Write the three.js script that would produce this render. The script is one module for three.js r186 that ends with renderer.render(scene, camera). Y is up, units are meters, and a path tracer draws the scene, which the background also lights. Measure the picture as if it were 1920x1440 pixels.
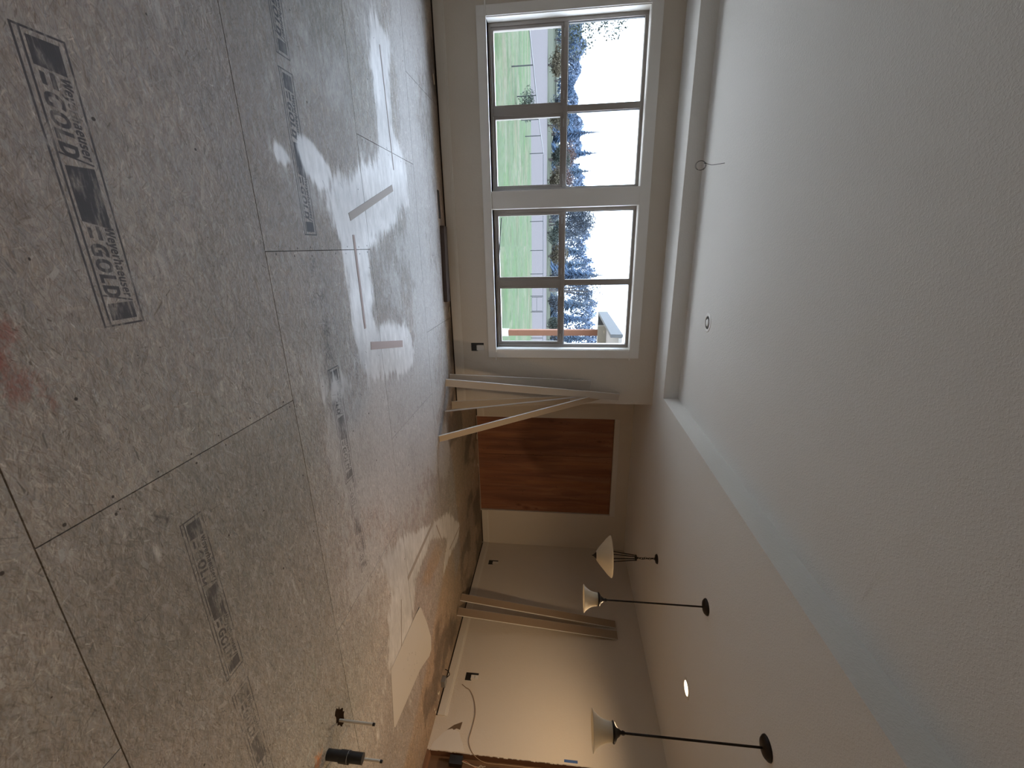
import * as THREE from 'three';
import { RoundedBoxGeometry } from 'three/addons/geometries/RoundedBoxGeometry.js';
import { mergeGeometries } from 'three/addons/utils/BufferGeometryUtils.js';

// ---------------------------------------------------------------- camera, sky, exposure
const scene = new THREE.Scene();
const renderer = new THREE.WebGLRenderer();
renderer.toneMapping = THREE.LinearToneMapping;
renderer.toneMappingExposure = 1.05;
renderer.shadowMap.enabled = true;

// The phone was held sideways: the place's up points to the right of the picture. Lens of 800 px on 1920 x 1440.
const camera = new THREE.PerspectiveCamera(2 * Math.atan(720 / 800) * 180 / Math.PI, 4 / 3, 0.05, 600);
camera.position.set(0, 1.46, 0);
{
  // room axes seen in picture axes (right, down, forward), from the vanishing points of the floor seams and walls
  const vz = new THREE.Vector3(1054 - 960, 460 - 720, 800).normalize();            // the room's -z
  const vx = new THREE.Vector3(1012 - 960, 3200 - 720, 800);
  vx.addScaledVector(vz, -vx.dot(vz)).normalize();                                 // the room's +x
  const vy = new THREE.Vector3().crossVectors(vz, vx);
  if (vy.x < 0) vy.negate();
  const right = new THREE.Vector3(vx.x, vy.x, -vz.x), down = new THREE.Vector3(vx.y, vy.y, -vz.y), ahead = new THREE.Vector3(vx.z, vy.z, -vz.z);
  const m = new THREE.Matrix4().makeBasis(right, down.negate(), ahead.negate());
  camera.quaternion.setFromRotationMatrix(m);
}

const SKY = 4.7;
{
  // bright hazy overcast: brighter overhead than at the horizon, a little bluer to the left of the view
  const W = 256, H = 128, d = new Float32Array(W * H * 4);
  for (let r = 0; r < H; r++) for (let c = 0; c < W; c++) {
    const up = ((r + 0.5) / H - 0.5) * Math.PI, az = ((c + 0.5) / W - 0.5) * 2 * Math.PI;
    const s = Math.max(0, Math.sin(up)), haze = 0.5 + 0.5 * Math.cos(az + Math.PI / 2 - 0.9);
    const L = SKY * (1.0 + 1.9 * s) * (0.93 + 0.17 * haze), blue = 0.65 + 0.35 * (1 - haze), o = (r * W + c) * 4;
    d[o] = L * (0.99 - 0.26 * blue); d[o + 1] = L * (1.0 - 0.07 * blue); d[o + 2] = L * (1.03 + 0.17 * blue); d[o + 3] = 1;
  }
  const t = new THREE.DataTexture(d, W, H, THREE.RGBAFormat, THREE.FloatType);
  t.mapping = THREE.EquirectangularReflectionMapping; t.magFilter = THREE.LinearFilter; t.needsUpdate = true;
  scene.background = t;
}

// ---------------------------------------------------------------- helpers
let seedNow = 7;
const rnd = () => { seedNow = (seedNow * 1664525 + 1013904223) >>> 0; return seedNow / 4294967296; };
const rr = (a, b) => a + (b - a) * rnd();
const gauss = () => { let s = 0; for (let i = 0; i < 6; i++) s += rnd(); return (s - 3) / 0.707; };
const V = (x, y, z) => new THREE.Vector3(x, y, z);
const taken = new Map();
function numbered(name) { const n = taken.get(name) ?? 0; taken.set(name, n + 1); return n ? name + '_' + String(n).padStart(3, '0') : name; }
function metreUV(g) {
  const p = g.attributes.position, n = g.attributes.normal, uv = new Float32Array(p.count * 2);
  for (let i = 0; i < p.count; i++) {
    const ax = Math.abs(n.getX(i)), ay = Math.abs(n.getY(i)), az = Math.abs(n.getZ(i));
    let u, v;
    if (ay >= ax && ay >= az) { u = p.getX(i); v = p.getZ(i); } else if (ax >= az) { u = p.getZ(i); v = p.getY(i); } else { u = p.getX(i); v = p.getY(i); }
    uv[i * 2] = u; uv[i * 2 + 1] = v;
  }
  g.setAttribute('uv', new THREE.BufferAttribute(uv, 2));
  return g;
}
// box given by its corners, in metres
function bx(x0, x1, y0, y1, z0, z1, r = 0) {
  const w = x1 - x0, h = y1 - y0, d = z1 - z0;
  const g = r ? new RoundedBoxGeometry(w, h, d, 2, r) : new THREE.BoxGeometry(w, h, d);
  g.translate((x0 + x1) / 2, (y0 + y1) / 2, (z0 + z1) / 2);
  return metreUV(g.index ? g.toNonIndexed() : g);
}
function tube(points, r, seg = 24, rad = 8) {
  const c = new THREE.CatmullRomCurve3(points.map((p) => (p.isVector3 ? p : V(...p))));
  return new THREE.TubeGeometry(c, seg, r, rad, false).toNonIndexed();
}
function cyl(a, b, ra, rb = ra, seg = 20) {
  const d = b.clone().sub(a), g = new THREE.CylinderGeometry(rb, ra, d.length(), seg);
  g.applyQuaternion(new THREE.Quaternion().setFromUnitVectors(V(0, 1, 0), d.clone().normalize()));
  g.translate(...a.clone().add(b).multiplyScalar(0.5).toArray());
  return g.toNonIndexed();
}
const lathe = (pts, seg = 48) => new THREE.LatheGeometry(pts.map(([r, y]) => new THREE.Vector2(r, y)), seg).toNonIndexed();
function mesh(name, geometries, material, parent = scene) {
  let g = Array.isArray(geometries) ? geometries : [geometries];
  if (g.length > 1) {
    g = g.map((k) => (k.index ? k.toNonIndexed() : k));
    for (const k of g) for (const a of Object.keys(k.attributes)) if (!['position', 'normal', 'uv'].includes(a)) k.deleteAttribute(a);
  }
  const m = new THREE.Mesh(g.length > 1 ? mergeGeometries(g) : g[0], material);
  m.name = parent === scene ? numbered(name) : name;
  m.castShadow = m.receiveShadow = true;
  parent.add(m);
  return m;
}
function thing(name, label, category, at = [0, 0, 0], group) {
  const o = new THREE.Group(); o.name = numbered(name); o.position.set(...at); scene.add(o);
  o.userData = { label, category }; if (group) o.userData.group = group;
  return o;
}
function tag(o, label, category, group) { o.userData.label = label; o.userData.category = category; if (group) o.userData.group = group; return o; }
function setting(name, label, category) {
  const o = new THREE.Group(); o.name = name; scene.add(o); o.userData = { kind: 'structure', label, category };
  return o;
}

// ---------------------------------------------------------------- noise tiles
const NT = 512;
function noiseTile(cell, octaves, seed) {
  const keep = seedNow; seedNow = seed;
  const out = new Float32Array(NT * NT); let amp = 1, total = 0;
  for (let o = 0; o < octaves; o++, amp *= 0.5, cell = Math.max(1, cell / 2)) {
    const n = Math.round(NT / cell), g = Float32Array.from({ length: n * n }, rnd);
    total += amp;
    for (let y = 0; y < NT; y++) for (let x = 0; x < NT; x++) {
      const fx = x / NT * n, fy = y / NT * n, x0 = Math.floor(fx), y0 = Math.floor(fy);
      let a = fx - x0, b = fy - y0; a = a * a * (3 - 2 * a); b = b * b * (3 - 2 * b);
      const x1 = (x0 + 1) % n, y1 = (y0 + 1) % n;
      out[y * NT + x] += amp * ((g[y0 * n + x0] * (1 - a) + g[y0 * n + x1] * a) * (1 - b) + (g[y1 * n + x0] * (1 - a) + g[y1 * n + x1] * a) * b);
    }
  }
  for (let i = 0; i < out.length; i++) out[i] = out[i] / total;
  seedNow = keep;
  return out;
}
const noiseA = noiseTile(64, 6, 11), noiseB = noiseTile(16, 4, 23), noiseC = noiseTile(128, 4, 37);
const tap = (t, x, y) => t[((Math.floor(y) % NT + NT) % NT) * NT + ((Math.floor(x) % NT + NT) % NT)];
const smooth = (a, b, x) => { const t = Math.min(1, Math.max(0, (x - a) / (b - a))); return t * t * (3 - 2 * t); };
function canvas(w, h) { const c = document.createElement('canvas'); c.width = w; c.height = h; return c; }
function canvasTexture(c, srgb = true, repeat) {
  const t = new THREE.CanvasTexture(c);
  if (srgb) t.colorSpace = THREE.SRGBColorSpace;
  if (repeat) { t.wrapS = t.wrapT = THREE.RepeatWrapping; t.repeat.set(repeat[0], repeat[1]); }
  t.magFilter = THREE.LinearFilter;
  return t;
}
// sprayed drywall relief, one tile = size metres
function reliefTexture(size, mixFine, seed) {
  const a = noiseTile(16, 2, seed), b = noiseTile(8, 2, seed + 5), data = new Uint8Array(NT * NT * 4);
  for (let i = 0; i < NT * NT; i++) {
    const v = smooth(0.42, 0.72, a[i]) * (1 - mixFine) + b[i] * mixFine;
    data[i * 4] = data[i * 4 + 1] = data[i * 4 + 2] = Math.round(255 * Math.min(1, v)); data[i * 4 + 3] = 255;
  }
  const t = new THREE.DataTexture(data, NT, NT, THREE.RGBAFormat);
  t.wrapS = t.wrapT = THREE.RepeatWrapping; t.magFilter = THREE.LinearFilter; t.repeat.set(1 / size, 1 / size); t.needsUpdate = true;
  return t;
}
const lin = (r, g, b) => new THREE.Color().setRGB(r, g, b);
const std = (color, roughness = 0.7, more = {}) => new THREE.MeshStandardMaterial({ color, roughness, ...more });

const reliefCeiling = reliefTexture(0.22, 0.5, 101), reliefWall = reliefTexture(0.5, 0.4, 131);
const M = {
  wall: std(lin(0.66, 0.595, 0.505), 0.75, { bumpMap: reliefWall, bumpScale: 0.0007 }),
  ceiling: std(lin(0.80, 0.785, 0.75), 0.85, { bumpMap: reliefCeiling, bumpScale: 0.0011 }),
  trim: std(lin(0.70, 0.65, 0.57), 0.45),
  casing: std(lin(0.84, 0.815, 0.77), 0.45),
  board: std(lin(0.46, 0.375, 0.275), 0.5), rawBoard: std(lin(0.31, 0.225, 0.15), 0.6),
  boardPrimed: std(lin(0.52, 0.46, 0.39), 0.45),
  vinyl: std(lin(0.34, 0.305, 0.275), 0.4),
  gasket: std(lin(0.04, 0.04, 0.04), 0.6),
  steel: std(lin(0.55, 0.55, 0.55), 0.35, { metalness: 0.9 }),
  bronze: std(lin(0.018, 0.013, 0.011), 0.42, { metalness: 0.5 }),
  black: std(lin(0.012, 0.012, 0.012), 0.45),
  dark: std(lin(0.03, 0.025, 0.02), 0.8),
  white: std(lin(0.72, 0.70, 0.66), 0.4),
  greyMetal: std(lin(0.32, 0.32, 0.31), 0.45, { metalness: 0.6 }),
  stud: std(lin(0.20, 0.10, 0.055), 0.8),
  sheathing: std(lin(0.16, 0.09, 0.05), 0.85),
  gypsum: std(lin(0.70, 0.66, 0.60), 0.9),
  paperBrown: std(lin(0.16, 0.11, 0.07), 0.9),
  glass: new THREE.MeshPhysicalMaterial({ color: 0xffffff, transmission: 1, thickness: 0, roughness: 0, ior: 1.5 }),
  opal: new THREE.MeshPhysicalMaterial({ color: lin(0.84, 0.76, 0.60), transmission: 0.5, thickness: 0, roughness: 0.85, ior: 1.5 }),
  glow: std(lin(0.9, 0.85, 0.75), 0.6, { emissive: lin(1, 0.80, 0.52), emissiveIntensity: 6 }),
};

// ---------------------------------------------------------------- room measures (metres)
const ZW = -5.56, ZB = -6.87, XR = 5.49, XC = 2.07, XL = -3.4, ZK = 3.0, YC = 2.70, YT = 2.87, ZE = -5.01, XE = 1.78;

// ---------------------------------------------------------------- walls
function holedWall(x0, x1, y0, y1, holes, thickness) {
  const s = new THREE.Shape([new THREE.Vector2(x0, y0), new THREE.Vector2(x1, y0), new THREE.Vector2(x1, y1), new THREE.Vector2(x0, y1)]);
  for (const [a, b, c, d] of holes) s.holes.push(new THREE.Path([new THREE.Vector2(a, c), new THREE.Vector2(a, d), new THREE.Vector2(b, d), new THREE.Vector2(b, c)]));
  return metreUV(new THREE.ExtrudeGeometry(s, { depth: thickness, bevelEnabled: false }).toNonIndexed());
}
const struct = (o, label, category = 'wall') => { o.userData = { kind: 'structure', label, category }; return o; };
{
  const g = holedWall(XL - 0.12, XC, -0.02, 3.05, [[-2.38, 1.32, 0.60, 2.355]], 0.2); g.translate(0, 0, ZW - 0.2);
  struct(mesh('wall_back', g, M.wall), 'greige painted wall around the wide double window');
  const side = bx(XC - 0.14, XC, -0.02, 3.05, ZB - 0.1, ZW - 0.2);
  struct(mesh('wall_recess_side', side, M.wall), 'hidden side wall of the recess behind the leaning boards');
  const rg = holedWall(XC, XR + 0.15, -0.02, 3.05, [[2.835, 4.745, 0.0, 2.40]], 0.1); rg.translate(0, 0, ZB - 0.1);
  struct(mesh('wall_recess', rg, M.wall), 'greige recess wall around the boarded doorway');
  const lg = holedWall(-ZK - 0.12, -ZW + 0.16, -0.02, 3.05, [], 0.12); lg.rotateY(Math.PI / 2); lg.translate(XL - 0.12, 0, 0);
  struct(mesh('wall_left', lg, M.wall), 'greige wall left of the view');
  const kg = holedWall(XL, XR + 0.2, -0.02, 3.05, [], 0.12); kg.translate(0, 0, ZK);
  struct(mesh('wall_rear', kg, M.wall), 'greige wall behind the camera');
  // right wall: drywall, then the stripped bay with its stud and plate
  const r = setting('wall_right', 'greige drywall along the right, stripped to the studs at its near end', 'wall');
  mesh('drywall', bx(XR, XR + 0.013, -0.02, 3.05, ZB, -3.25), M.wall, r);
  mesh('drywall', bx(XR, XR + 0.013, -0.02, 3.05, -2.1, ZK), M.wall, r);
  mesh('sheathing', bx(XR + 0.105, XR + 0.12, -0.02, 3.05, ZB, ZK), M.sheathing, r);
  for (const z of [-3.29, -2.88, -2.47, -2.12]) mesh('stud', bx(XR + 0.014, XR + 0.103, 0.04, 2.72, z, z + 0.038, 0.002), M.stud, r);
  mesh('bottom_plate', bx(XR + 0.005, XR + 0.103, 0.001, 0.039, -3.25, -2.1, 0.002), M.stud, r);
  // ragged gypsum edge where the drywall was broken off
  const rag = [];
  for (let y = 0.02; y < 2.66;) { const l = rr(0.008, 0.05); rag.push(bx(XR + 0.0005 + rnd() * 0.004, XR + 0.0125, y, y + l, -3.252, -3.249 + rnd() * rnd() * 0.011)); y += l; }
  mesh('broken_edge', rag, M.gypsum, r);
}
// ---------------------------------------------------------------- ceiling with its raised tray
{
  const c = setting('ceiling', 'white sprayed ceiling with a raised tray over the middle of the room', 'ceiling');
  const T = 3.05;
  mesh('soffit', bx(XL - 0.12, XE, YC, T, ZW - 0.02, ZE), M.ceiling, c);
  mesh('lower_ceiling', bx(XE, XR + 0.12, YC, T, ZB - 0.02, ZK), M.ceiling, c);
  mesh('soffit', bx(XL - 0.12, -2.95, YC, T, ZE, ZK), M.ceiling, c);
  mesh('soffit', bx(-2.95, XE, YC, T, 1.6, ZK), M.ceiling, c);
  mesh('tray_ceiling', bx(-2.96, XE + 0.01, YT, T + 0.02, ZE - 0.01, 1.61), M.ceiling, c);
}
// ---------------------------------------------------------------- subfloor: weathered OSB sheets
const PX = 2048 / 2.44;
function strandSheet(seed) {
  seedNow = seed;
  const W = 2048, H = 1024, c = canvas(W, H), x = c.getContext('2d');
  x.fillStyle = 'rgb(155,147,141)'; x.fillRect(0, 0, W, H);
  const strand = (n, len, wid, spread, alpha, jitter, tone, stray = 0.1) => {
    for (let i = 0; i < n; i++) {
      const px = rnd() * W, py = rnd() * H, a = rnd() > stray ? gauss() * spread : rnd() * Math.PI, l = len * rr(0.4, 1.3), w = wid * rr(0.35, 1.3);
      const k = tone + gauss() * jitter, warm = gauss() * 4;
      x.save(); x.translate(px, py); x.rotate(a);
      x.globalAlpha = alpha * rr(0.4, 1);
      x.fillStyle = `rgb(${155 + k + warm | 0},${147 + k | 0},${141 + k - warm | 0})`;
      x.beginPath(); x.moveTo(-l / 2, -w / 2 + rr(-2, 2)); x.lineTo(l / 2, -w / 2 + rr(-3, 3)); x.lineTo(l / 2 + rr(-9, 9), w / 2); x.lineTo(-l / 2 + rr(-9, 9), w / 2 + rr(-2, 2)); x.closePath(); x.fill();
      if (rnd() < 0.35) { x.globalAlpha = alpha * 0.55; x.strokeStyle = rnd() < 0.7 ? 'rgb(84,74,66)' : 'rgb(178,168,158)'; x.lineWidth = rr(0.6, 1.6); x.beginPath(); x.moveTo(-l / 2, w / 2); x.lineTo(l / 2, w / 2 + rr(-3, 3)); x.stroke(); }
      x.restore();
    }
  };
  strand(2200, 120, 26, 0.4, 0.5, 13, 0, 0.2);
  strand(5200, 90, 12, 0.42, 0.55, 18, 0, 0.2);
  strand(9000, 60, 4.6, 0.42, 0.5, 22, 0);
  strand(34000, 34, 1.8, 0.36, 0.6, 30, -3, 0.04);
  strand(34000, 13, 1.5, 0.5, 0.6, 36, -4, 0.08);
  strand(90, 36, 12, 0.9, 0.7, 5, 28, 0.5);
  strand(420, 24, 2.2, 0.5, 0.65, 8, -48);
  return c;
}
const sheets = [strandSheet(41), strandSheet(97), strandSheet(173)];
function bumpOf(c) {
  const s = canvas(1024, 512); const x = s.getContext('2d'); x.drawImage(c, 0, 0, 1024, 512);
  const im = x.getImageData(0, 0, 1024, 512), d = im.data;
  for (let i = 0; i < d.length; i += 4) { const v = Math.max(0, Math.min(255, (d[i + 1] - 145) * 2.6 + 128)); d[i] = d[i + 1] = d[i + 2] = v; }
  x.putImageData(im, 0, 0);
  return canvasTexture(s, false);
}
const sheetBump = sheets.map(bumpOf);

// where things lie on the whole floor: red = levelling compound, green = pale plaster dust with painted window sheen, blue = bare brown board
const MX0 = -3.6, MZ0 = -7.1, MP = 100, MW = 930, MH = 780;
const maskData = (() => {
  const c = canvas(MW, MH), x = c.getContext('2d');
  x.fillStyle = '#000'; x.fillRect(0, 0, MW, MH);
  x.globalCompositeOperation = 'lighter';
  const poly = (color, pts, blur) => {
    x.filter = `blur(${blur}px)`; x.fillStyle = color; x.beginPath();
    pts.forEach(([a, b], i) => x[i ? 'lineTo' : 'moveTo']((a - MX0) * MP, (b - MZ0) * MP)); x.closePath(); x.fill(); x.filter = 'none';
  };
  const R = '#ff0000', G = '#00ff00', B = '#0000ff';
  poly(R, [[-0.45, -2.80], [-0.14, -2.72], [-0.03, -3.05], [-0.08, -3.55], [-0.28, -4.02], [-0.36, -4.26], [-0.78, -4.22], [-0.92, -4.02], [-0.62, -3.7], [-0.56, -3.3]], 8);
  poly(R, [[-0.16, -2.84], [0.58, -2.86], [0.60, -3.10], [0.4, -3.22], [-0.1, -3.24]], 5);
  poly(R, [[0.55, -2.86], [0.90, -2.90], [1.02, -3.35], [1.13, -3.92], [0.96, -4.05], [0.72, -3.95], [0.60, -3.45], [0.54, -3.1]], 7);
  poly(R, [[-1.68, -3.80], [-1.5, -3.70], [-0.86, -3.64], [-0.6, -3.66], [-0.5, -4.1], [-0.94, -4.02], [-1.3, -4.05], [-1.66, -4.16]], 7);
  poly(R, [[-0.62, -2.52], [-0.56, -2.46], [-0.44, -2.52], [-0.36, -2.70], [-0.46, -2.82], [-0.62, -2.66]], 3);
  poly(R, [[-0.52, -2.26], [-0.46, -2.27], [-0.42, -2.37], [-0.47, -2.41], [-0.52, -2.36]], 2);
  poly('#a00000', [[0.75, -2.3], [0.98, -2.32], [1.05, -2.75], [0.8, -2.8]], 7);
  // right hand patch
  poly(R, [[2.86, -3.70], [3.36, -4.75], [3.95, -5.32], [4.10, -5.1], [4.02, -4.65], [4.06, -4.3], [3.86, -4.45], [3.7, -4.66], [3.46, -4.35], [3.22, -4.0], [3.28, -3.47]], 5);
  poly(R, [[2.86, -3.70], [3.28, -3.47], [3.66, -3.24], [3.68, -2.8], [3.55, -2.62], [3.02, -2.80], [2.98, -2.95], [2.58, -2.72], [2.45, -2.9], [2.55, -3.15]], 7);
  poly('#900000', [[3.5, -2.62], [3.9, -2.4], [4.1, -2.2], [3.7, -2.3]], 6);
  // plaster dust, with window sheen painted in toward the window wall
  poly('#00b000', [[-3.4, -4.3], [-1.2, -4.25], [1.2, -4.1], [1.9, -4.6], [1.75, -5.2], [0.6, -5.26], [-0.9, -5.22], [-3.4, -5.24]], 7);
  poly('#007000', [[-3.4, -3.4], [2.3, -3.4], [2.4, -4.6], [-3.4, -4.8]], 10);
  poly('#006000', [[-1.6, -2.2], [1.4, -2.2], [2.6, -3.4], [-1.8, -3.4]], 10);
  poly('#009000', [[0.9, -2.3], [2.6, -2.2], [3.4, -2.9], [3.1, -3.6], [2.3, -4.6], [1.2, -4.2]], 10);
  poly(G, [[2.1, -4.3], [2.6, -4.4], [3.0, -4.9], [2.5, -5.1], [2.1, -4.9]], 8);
  // bare board along the walls and in the recess
  poly('#0000e0', [[-3.4, -5.27], [1.9, -5.25], [2.0, -5.0], [2.3, -5.0], [2.8, -5.1], [3.5, -5.2], [4.4, -5.2], [5.0, -4.4], [5.5, -3.0], [5.5, -7.0], [2.0, -7.0], [2.0, -5.7], [-3.4, -5.7]], 6);
  poly('#0000c0', [[3.5, -4.9], [4.2, -4.0], [4.6, -3.2], [4.9, -2.0], [5.5, -2.0], [5.5, -5.0]], 9);
  poly('#0000b0', [[3.35, -4.2], [3.75, -4.5], [3.7, -3.8], [3.4, -3.5]], 6);
  return x.getImageData(0, 0, MW, MH).data;
})();
function maskAt(wx, wz, k) {
  const fx = Math.min(MW - 2, Math.max(0, (wx - MX0) * MP)), fy = Math.min(MH - 2, Math.max(0, (wz - MZ0) * MP)), x0 = fx | 0, y0 = fy | 0, a = fx - x0, b = fy - y0, i = (y0 * MW + x0) * 4 + k;
  return ((maskData[i] * (1 - a) + maskData[i + 4] * a) * (1 - b) + (maskData[i + MW * 4] * (1 - a) + maskData[i + MW * 4 + 4] * a) * b) / 255;
}
// mill stamps: [start x, near z, far z, ink, which blocks are worn away]
const stamps = [[-0.60, -1.205, -1.35, 0.9, 0.26], [1.005, -1.25, -1.36, 0.7, 0.32], [1.92, -1.25, -1.36, 0.6, 0.36], [-1.79, -2.435, -2.56, 1, 0.16], [-0.91, -2.43, -2.56, 1, 0.18],
  [0.10, -2.44, -2.56, 0.55, 0.55], [0.72, -2.44, -2.58, 0.95, 0.28], [1.49, -2.45, -2.58, 0.8, 0.4], [-1.9, -3.66, -3.78, 0.5, 0.45], [-0.02, -3.66, -3.76, 0.4, 0.6], [1.7, -3.66, -3.78, 0.35, 0.5],
  [-1.9, -4.9, -5.02, 0.5, 0.5], [-1.0, -4.9, -5.02, 0.45, 0.5], [0.0, -4.9, -5.02, 0.4, 0.55], [2.85, -2.44, -2.57, 0.6, 0.6]];
function stampCanvas(ink, worn, seed) {
  // drawn as one strip 0.83 m by 0.14 m
  const W = 830, H = 140, c = canvas(W, H), x = c.getContext('2d');
  x.fillStyle = x.strokeStyle = '#38363a'; x.lineWidth = 6;
  x.strokeRect(6, 6, W - 14, H - 12);
  x.lineWidth = 6; x.beginPath(); x.moveTo(6, H - 24); x.lineTo(W - 8, H - 24); x.stroke();
  const block = (a, b, skew) => { x.beginPath(); x.moveTo(a, 24); x.lineTo(b + skew, 24); x.lineTo(b, H - 34); x.lineTo(a, H - 34); x.closePath(); x.fill(); };
  block(22, 92, 8); block(345, 500, 22); block(752, 806, 0);
  for (const o of [100, 512]) {
    x.save(); x.transform(1, 0, -0.18, 1, o + 14, 0);
    x.font = 'bold 37px sans-serif'; x.textBaseline = 'alphabetic'; x.fillText('Weyerhaeuser', -2, 46, 218); x.lineWidth = 1.5; x.strokeText('Weyerhaeuser', -2, 46, 218);
    x.font = 'bold 66px sans-serif'; x.fillText('GOLD', 52, 103, 172); x.lineWidth = 2; x.strokeText('GOLD', 52, 103, 172);
    x.fillRect(0, 60, 42, 13); x.fillRect(8, 86, 32, 12);
    x.restore();
    x.lineWidth = 5; x.beginPath(); x.moveTo(o + 212, 112); x.lineTo(o + 236, 22); x.stroke();
  }
  const im = x.getImageData(0, 0, W, H), d = im.data;
  for (let py = 0; py < H; py++) for (let px = 0; px < W; px++) {
    const i = (py * W + px) * 4 + 3;
    if (!d[i]) continue;
    const n = tap(noiseA, px * 0.9 + seed * 91, py * 2.2 + seed * 57) * 0.55 + tap(noiseB, px * 0.5 + seed * 13, py * 2.5) * 0.45;
    d[i] *= ink * (0.25 + 0.75 * smooth(worn + 0.02, worn + 0.26, n)) * smooth(worn - 0.12, worn + 0.06, n);
  }
  x.putImageData(im, 0, 0);
  return c;
}
const stampArt = stamps.map(([, , , ink, worn], i) => stampCanvas(ink, worn, i + 1));

const floor = setting('floor', 'worn grey strand board subfloor with pale levelling patches and mill stamps', 'floor');
mesh('underlay', bx(XL - 0.1, XR + 0.12, -0.12, -0.0215, ZB - 0.1, ZK + 0.1), M.dark, floor);
function panel(x0, x1, z0, z1, ppm, variant, flip, tint) {
  const g = 0.0042, X0 = x0 + g / 2, X1 = x1 - g / 2, Z0 = z0 + g / 2, Z1 = z1 - g / 2, w = X1 - X0, h = Z1 - Z0, W = Math.round(w * ppm), H = Math.round(h * ppm), c = canvas(W, H), x = c.getContext('2d');
  x.save(); if (flip) { x.translate(W, H); x.rotate(Math.PI); }
  x.drawImage(sheets[variant], 0, 0, w * PX, Math.min(1024, h * PX), 0, 0, W, H); x.restore();
  const tx = (wx) => (wx - X0) * ppm, tz = (wz) => (wz - Z0) * ppm;
  stamps.forEach(([sx, near, far], k) => { if (sx < X1 && sx + 0.83 > X0 && near > Z0 && far < Z1) x.drawImage(stampArt[k], tx(sx), tz(far), 0.83 * ppm, (near - far) * ppm); });
  const im = x.getImageData(0, 0, W, H), d = im.data, rw = Math.max(8, W >> 1), rh = Math.max(8, H >> 1), rough = canvas(rw, rh), rx = rough.getContext('2d'), rim = rx.createImageData(rw, rh);
  for (let py = 0; py < H; py++) for (let px = 0; px < W; px++) {
    const wx = X0 + px / ppm, wz = Z0 + py / ppm, i = (py * W + px) * 4;
    const nA = tap(noiseA, wx * 190, wz * 190), nB = tap(noiseB, wx * 230, wz * 420), nC = tap(noiseC, wx * 90, wz * 90), nS = tap(noiseB, wx * 110 + 77, wz * 640);
    const L = smooth(0.28, 0.80, maskAt(wx, wz, 0) * 1.12 + (nA - 0.5) * 0.85 + (nB - 0.5) * 0.4 + (nS - 0.5) * 0.75);
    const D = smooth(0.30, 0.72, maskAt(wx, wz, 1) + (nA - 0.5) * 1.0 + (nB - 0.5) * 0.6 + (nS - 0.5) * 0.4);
    const B = smooth(0.2, 0.75, maskAt(wx, wz, 2) + (nC - 0.5) * 0.7 + (nA - 0.5) * 0.6);
    let r = d[i] * tint, gg = d[i + 1] * tint, b = d[i + 2] * tint;
    const dirt = 0.80 + 0.36 * nC + (nB - 0.5) * 0.10;                       // ingrained dirt
    const rosy = (tap(noiseC, wx * 60 + 200, wz * 60 + 90) - 0.5) * 10;
    r = r * dirt + rosy; gg = gg * dirt - rosy * 0.35; b = b * dirt;
    const stain = 1 - 0.30 * B * smooth(0.46, 0.62, tap(noiseA, wx * 120 + 31, wz * 120 + 88));
    r *= (1 + 0.02 * B) * stain; gg *= (1 - 0.055 * B) * stain; b *= (1 - 0.15 * B) * stain;
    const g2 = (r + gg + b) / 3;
    r += (g2 * 0.55 + 88 - r) * D * 0.72; gg += (g2 * 0.55 + 85 - gg) * D * 0.72; b += (g2 * 0.55 + 82 - b) * D * 0.72;  // lightened by dust and by painted window sheen
    const lv = 186 + (nB - 0.5) * 30 + (nA - 0.5) * 36 + (nS - 0.5) * 26;
    r += (lv - r) * L * 0.92; gg += (lv * 0.99 - gg) * L * 0.92; b += (lv * 0.98 - b) * L * 0.92;
    d[i] = r; d[i + 1] = gg; d[i + 2] = b;
    if (!(px & 1) && !(py & 1) && px >> 1 < rw && py >> 1 < rh) {
      const o = ((py >> 1) * rw + (px >> 1)) * 4, v = 255 * (0.72 - 0.24 * L - 0.06 * D + (nB - 0.5) * 0.16);
      rim.data[o] = rim.data[o + 1] = rim.data[o + 2] = v; rim.data[o + 3] = 255;
    }
  }
  x.putImageData(im, 0, 0); rx.putImageData(rim, 0, 0);
  // screw heads along the edges and joist lines, and crayon, tar and paint marks
  x.fillStyle = 'rgba(34,28,24,0.8)';
  const dot = (wx, wz, r) => { x.beginPath(); x.ellipse(tx(wx), tz(wz), r * ppm, r * ppm * rr(0.7, 1.1), 0, 0, 7); x.fill(); };
  for (let k = 0; k < 2; k++) for (let z = Z0 + 0.06; z < Z1; z += 0.15) if (rnd() < 0.8) dot((k ? X1 - 0.02 : X0 + 0.02) + rr(-0.01, 0.01), z + rr(-0.03, 0.03), rr(0.003, 0.006));
  for (let j = Math.ceil(X0 / 0.406) * 0.406; j < X1; j += 0.406) for (let z = Z0 + 0.05; z < Z1; z += 0.3) if (rnd() < 0.55) dot(j + rr(-0.02, 0.02), z + rr(-0.05, 0.05), rr(0.003, 0.0065));
  x.strokeStyle = 'rgba(40,32,28,0.5)';
  for (let k = 0; k < 22; k++) { x.lineWidth = rr(0.001, 0.003) * ppm; const wx = rr(X0, X1), wz = rr(Z0, Z1), a = rnd() * 6.3, l = rr(0.01, 0.04); x.beginPath(); x.moveTo(tx(wx), tz(wz)); x.lineTo(tx(wx + Math.cos(a) * l), tz(wz + Math.sin(a) * l)); x.stroke(); }
  const smear = (wx, wz, sx, sz, color, n) => { for (let k = 0; k < n; k++) { x.fillStyle = color; const a = wx + gauss() * sx, b = wz + gauss() * sz; x.beginPath(); x.ellipse(tx(a), tz(b), rr(0.004, 0.03) * ppm, rr(0.001, 0.006) * ppm, gauss() * 0.7, 0, 7); x.fill(); } };
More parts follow.
